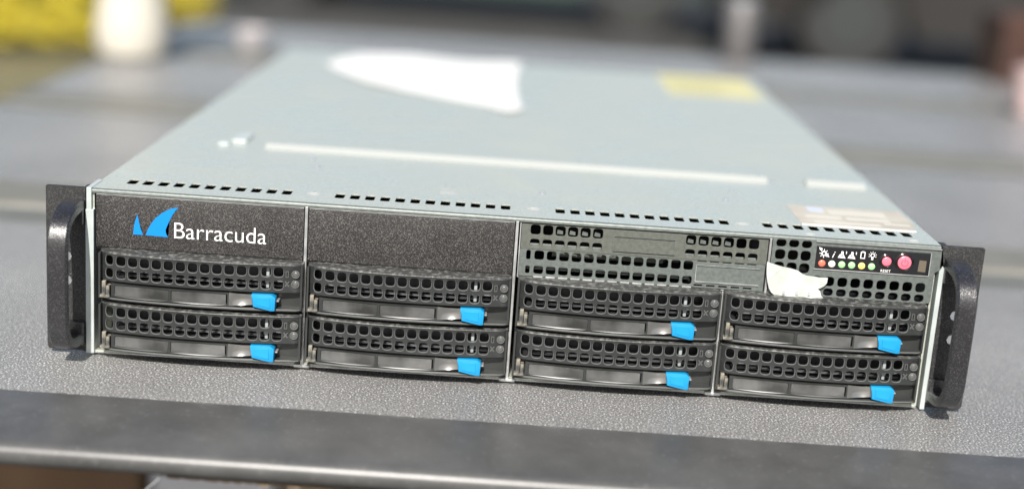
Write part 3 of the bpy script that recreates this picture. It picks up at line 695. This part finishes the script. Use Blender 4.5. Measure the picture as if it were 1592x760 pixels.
# yellow shrubs on the verge
def shrub(x, y, rr_, h_, n_, label):
    r0 = empty('flowering_shrub', (x, y, -744)); setp(r0, label, 'shrub')
    mb = MB()
    for k in range(7):
        a = random.uniform(0, 6.28); e = rr_*.6
        rg = []
        for i in range(5):
            t_ = i/4; c_ = Vector((e*t_*math.cos(a), e*t_*math.sin(a), h_*.75*t_)); w_ = 12*(1-t_)+3
            rg.append([(c_.x+w_*math.cos(q*math.pi/3), c_.y+w_*math.sin(q*math.pi/3), c_.z) for q in range(6)])
        mb.rings(rg)
    mb.obj('stem', M['stem'], r0)
    mb = MB()
    for k in range(n_):
        u = random.random()**.4; a = random.uniform(0, 6.28); b = random.uniform(-.1, 1)
        c_ = Vector((rr_*u*math.cos(a)*math.sqrt(max(0, 1-b*b)), rr_*u*math.sin(a)*math.sqrt(max(0, 1-b*b)), 40+h_*(.1+.9*max(0, b)*u)))
        d1 = Vector([random.gauss(0, 1) for _ in range(3)]).normalized(); d2 = d1.orthogonal().normalized(); L = random.uniform(18, 40)
        P_ = [c_-d1*L, c_+d2*L*.4, c_+d1*L, c_-d2*L*.4]
        mb.bm.faces.new([mb.bm.verts.new(q) for q in P_])
    mb.obj('crown', M['leaf'], r0)
shrub(-2650, 6800, 620, 560, 3600, 'yellow flowering shrub at the far left behind the white jug')
shrub(-2450, 8300, 560, 560, 3000, 'yellow flowering shrub just left of the white jug, farther back')

# parked cars far behind: only their sills and wheels reach into the frame
def car(x, y, rz, paint, label):
    r0 = empty('parked_car', (x, y, -749), rz); setp(r0, label, 'car')
    side = [(-2150, 300), (-2180, 620), (-2050, 880), (-1250, 960), (-650, 1400), (750, 1430), (1500, 1000), (2100, 900), (2200, 600), (2180, 300)]
    def arch(cx): return [(cx+370*math.cos(R(a)), 320+370*math.sin(R(a))) for a in (0, 30, 60, 90, 120, 150, 180)]
    P = side+[(1720, 260)]+[(p_[0], p_[1]-40) for p_ in arch(1330)]+[(900, 210), (-900, 210)]+[(p_[0], p_[1]-40) for p_ in arch(-1330)]+[(-1720, 260)]
    mb = MB(); mb.prism(P, -820, 820, bev=0)
    for v_ in mb.bm.verts:
        if v_.co.z > 1000: v_.co.y *= .8
    mb.obj('car_body', paint, r0, smooth=35)
    for wx in (-1330, 1330):
        for sy in (-1, 1):
            mb = MB(); mb.cyl((wx, sy*700-100, 320), 320, 200, 'y', 28); tw = mb.obj('wheel', M['tyre'], r0, smooth=30)
            mb = MB(); mb.cyl((wx, sy*700-104, 320), 200, 208, 'y', 20); mb.obj('rim', M['rimw'], tw, smooth=30)
    for sy in (-1, 1):
        mb = MB(); mb.prism([(-1050, 980), (-600, 1340), (-20, 1360), (-20, 980)], sy*745-3, sy*745+3); mb.prism([(40, 980), (40, 1360), (700, 1360), (1250, 1010)], sy*745-3, sy*745+3); mb.obj('side_window', M['glass'], r0)
    for sy in (-1, 1):
        mb = MB(); mb.box(-2195, -2150, sy*600-150, sy*600+150, 620, 760, bev=10); mb.obj('tail_light', M['red_light'], r0)
        mb = MB(); mb.box(2165, 2205, sy*600-150, sy*600+150, 620, 760, bev=10); mb.obj('headlight', M['tintop'], r0)
car(-400, 10800, R(-5), M['paintcar2'], 'grey green car parked far behind the tables, blurred, left of the silver can')
car(3450, 9000, R(-4), M['paintcar'], 'second black car parked far behind the tables, blurred, right of the silver can')

# ------------------------------------------------------------ things under the near table
def carton(x, y, w_, d, h_, m_, label, rz):
    r0 = empty('carton', (x, y, -749), rz); setp(r0, label, 'box')
    mb = MB(); mb.box(-w_/2, w_/2, 0, d, 0, h_, bev=4); mb.obj('carton_wall', m_, r0)
    for s_ in (0, 1):
        mb = MB(); mb.box(-w_/2+3, w_/2-3, s_*d/2+2, s_*d/2+d/2-4, h_+.5, h_+4, bev=1); mb.obj('flap', m_, r0)
carton(-515, 600, 330, 300, 600, M['card'], 'brown cardboard box under the near table at the left', .05)
carton(-186, 640, 48, 200, 600, M['card2'], 'narrow tan carton under the near table beside the white bin', 0)
bn = empty('white_bin', (-276, 590, -749)); setp(bn, 'white plastic bin under the near table', 'bin')
mb = MB(); mb.prism([(-52, 0), (52, 0), (62, 590), (-62, 590)], 0, 160, bev=5); mb.obj('bin_wall', M['bin'], bn)
mb = MB(); mb.box(-66, 66, -5, 165, 591, 603, bev=3); mb.obj('bin_rim', M['bin'], bn)
# thin cord hanging from the rim
mb = MB(); rg = []
for i in range(15):
    t_ = i/14; c_ = Vector((-150-45*t_, -112+10*t_, -14-26*t_-8*math.sin(t_*3.1)))
    rg.append([(c_.x+.5*math.cos(q*math.pi/3), c_.y+.5*math.sin(q*math.pi/3), c_.z) for q in range(6)])
mb.rings(rg); setp(mb.obj('cord', M['mark']), 'thin grey cord hanging below the front rim of the near table', 'cord')

scn.render.resolution_x = 1024; scn.render.resolution_y = 488
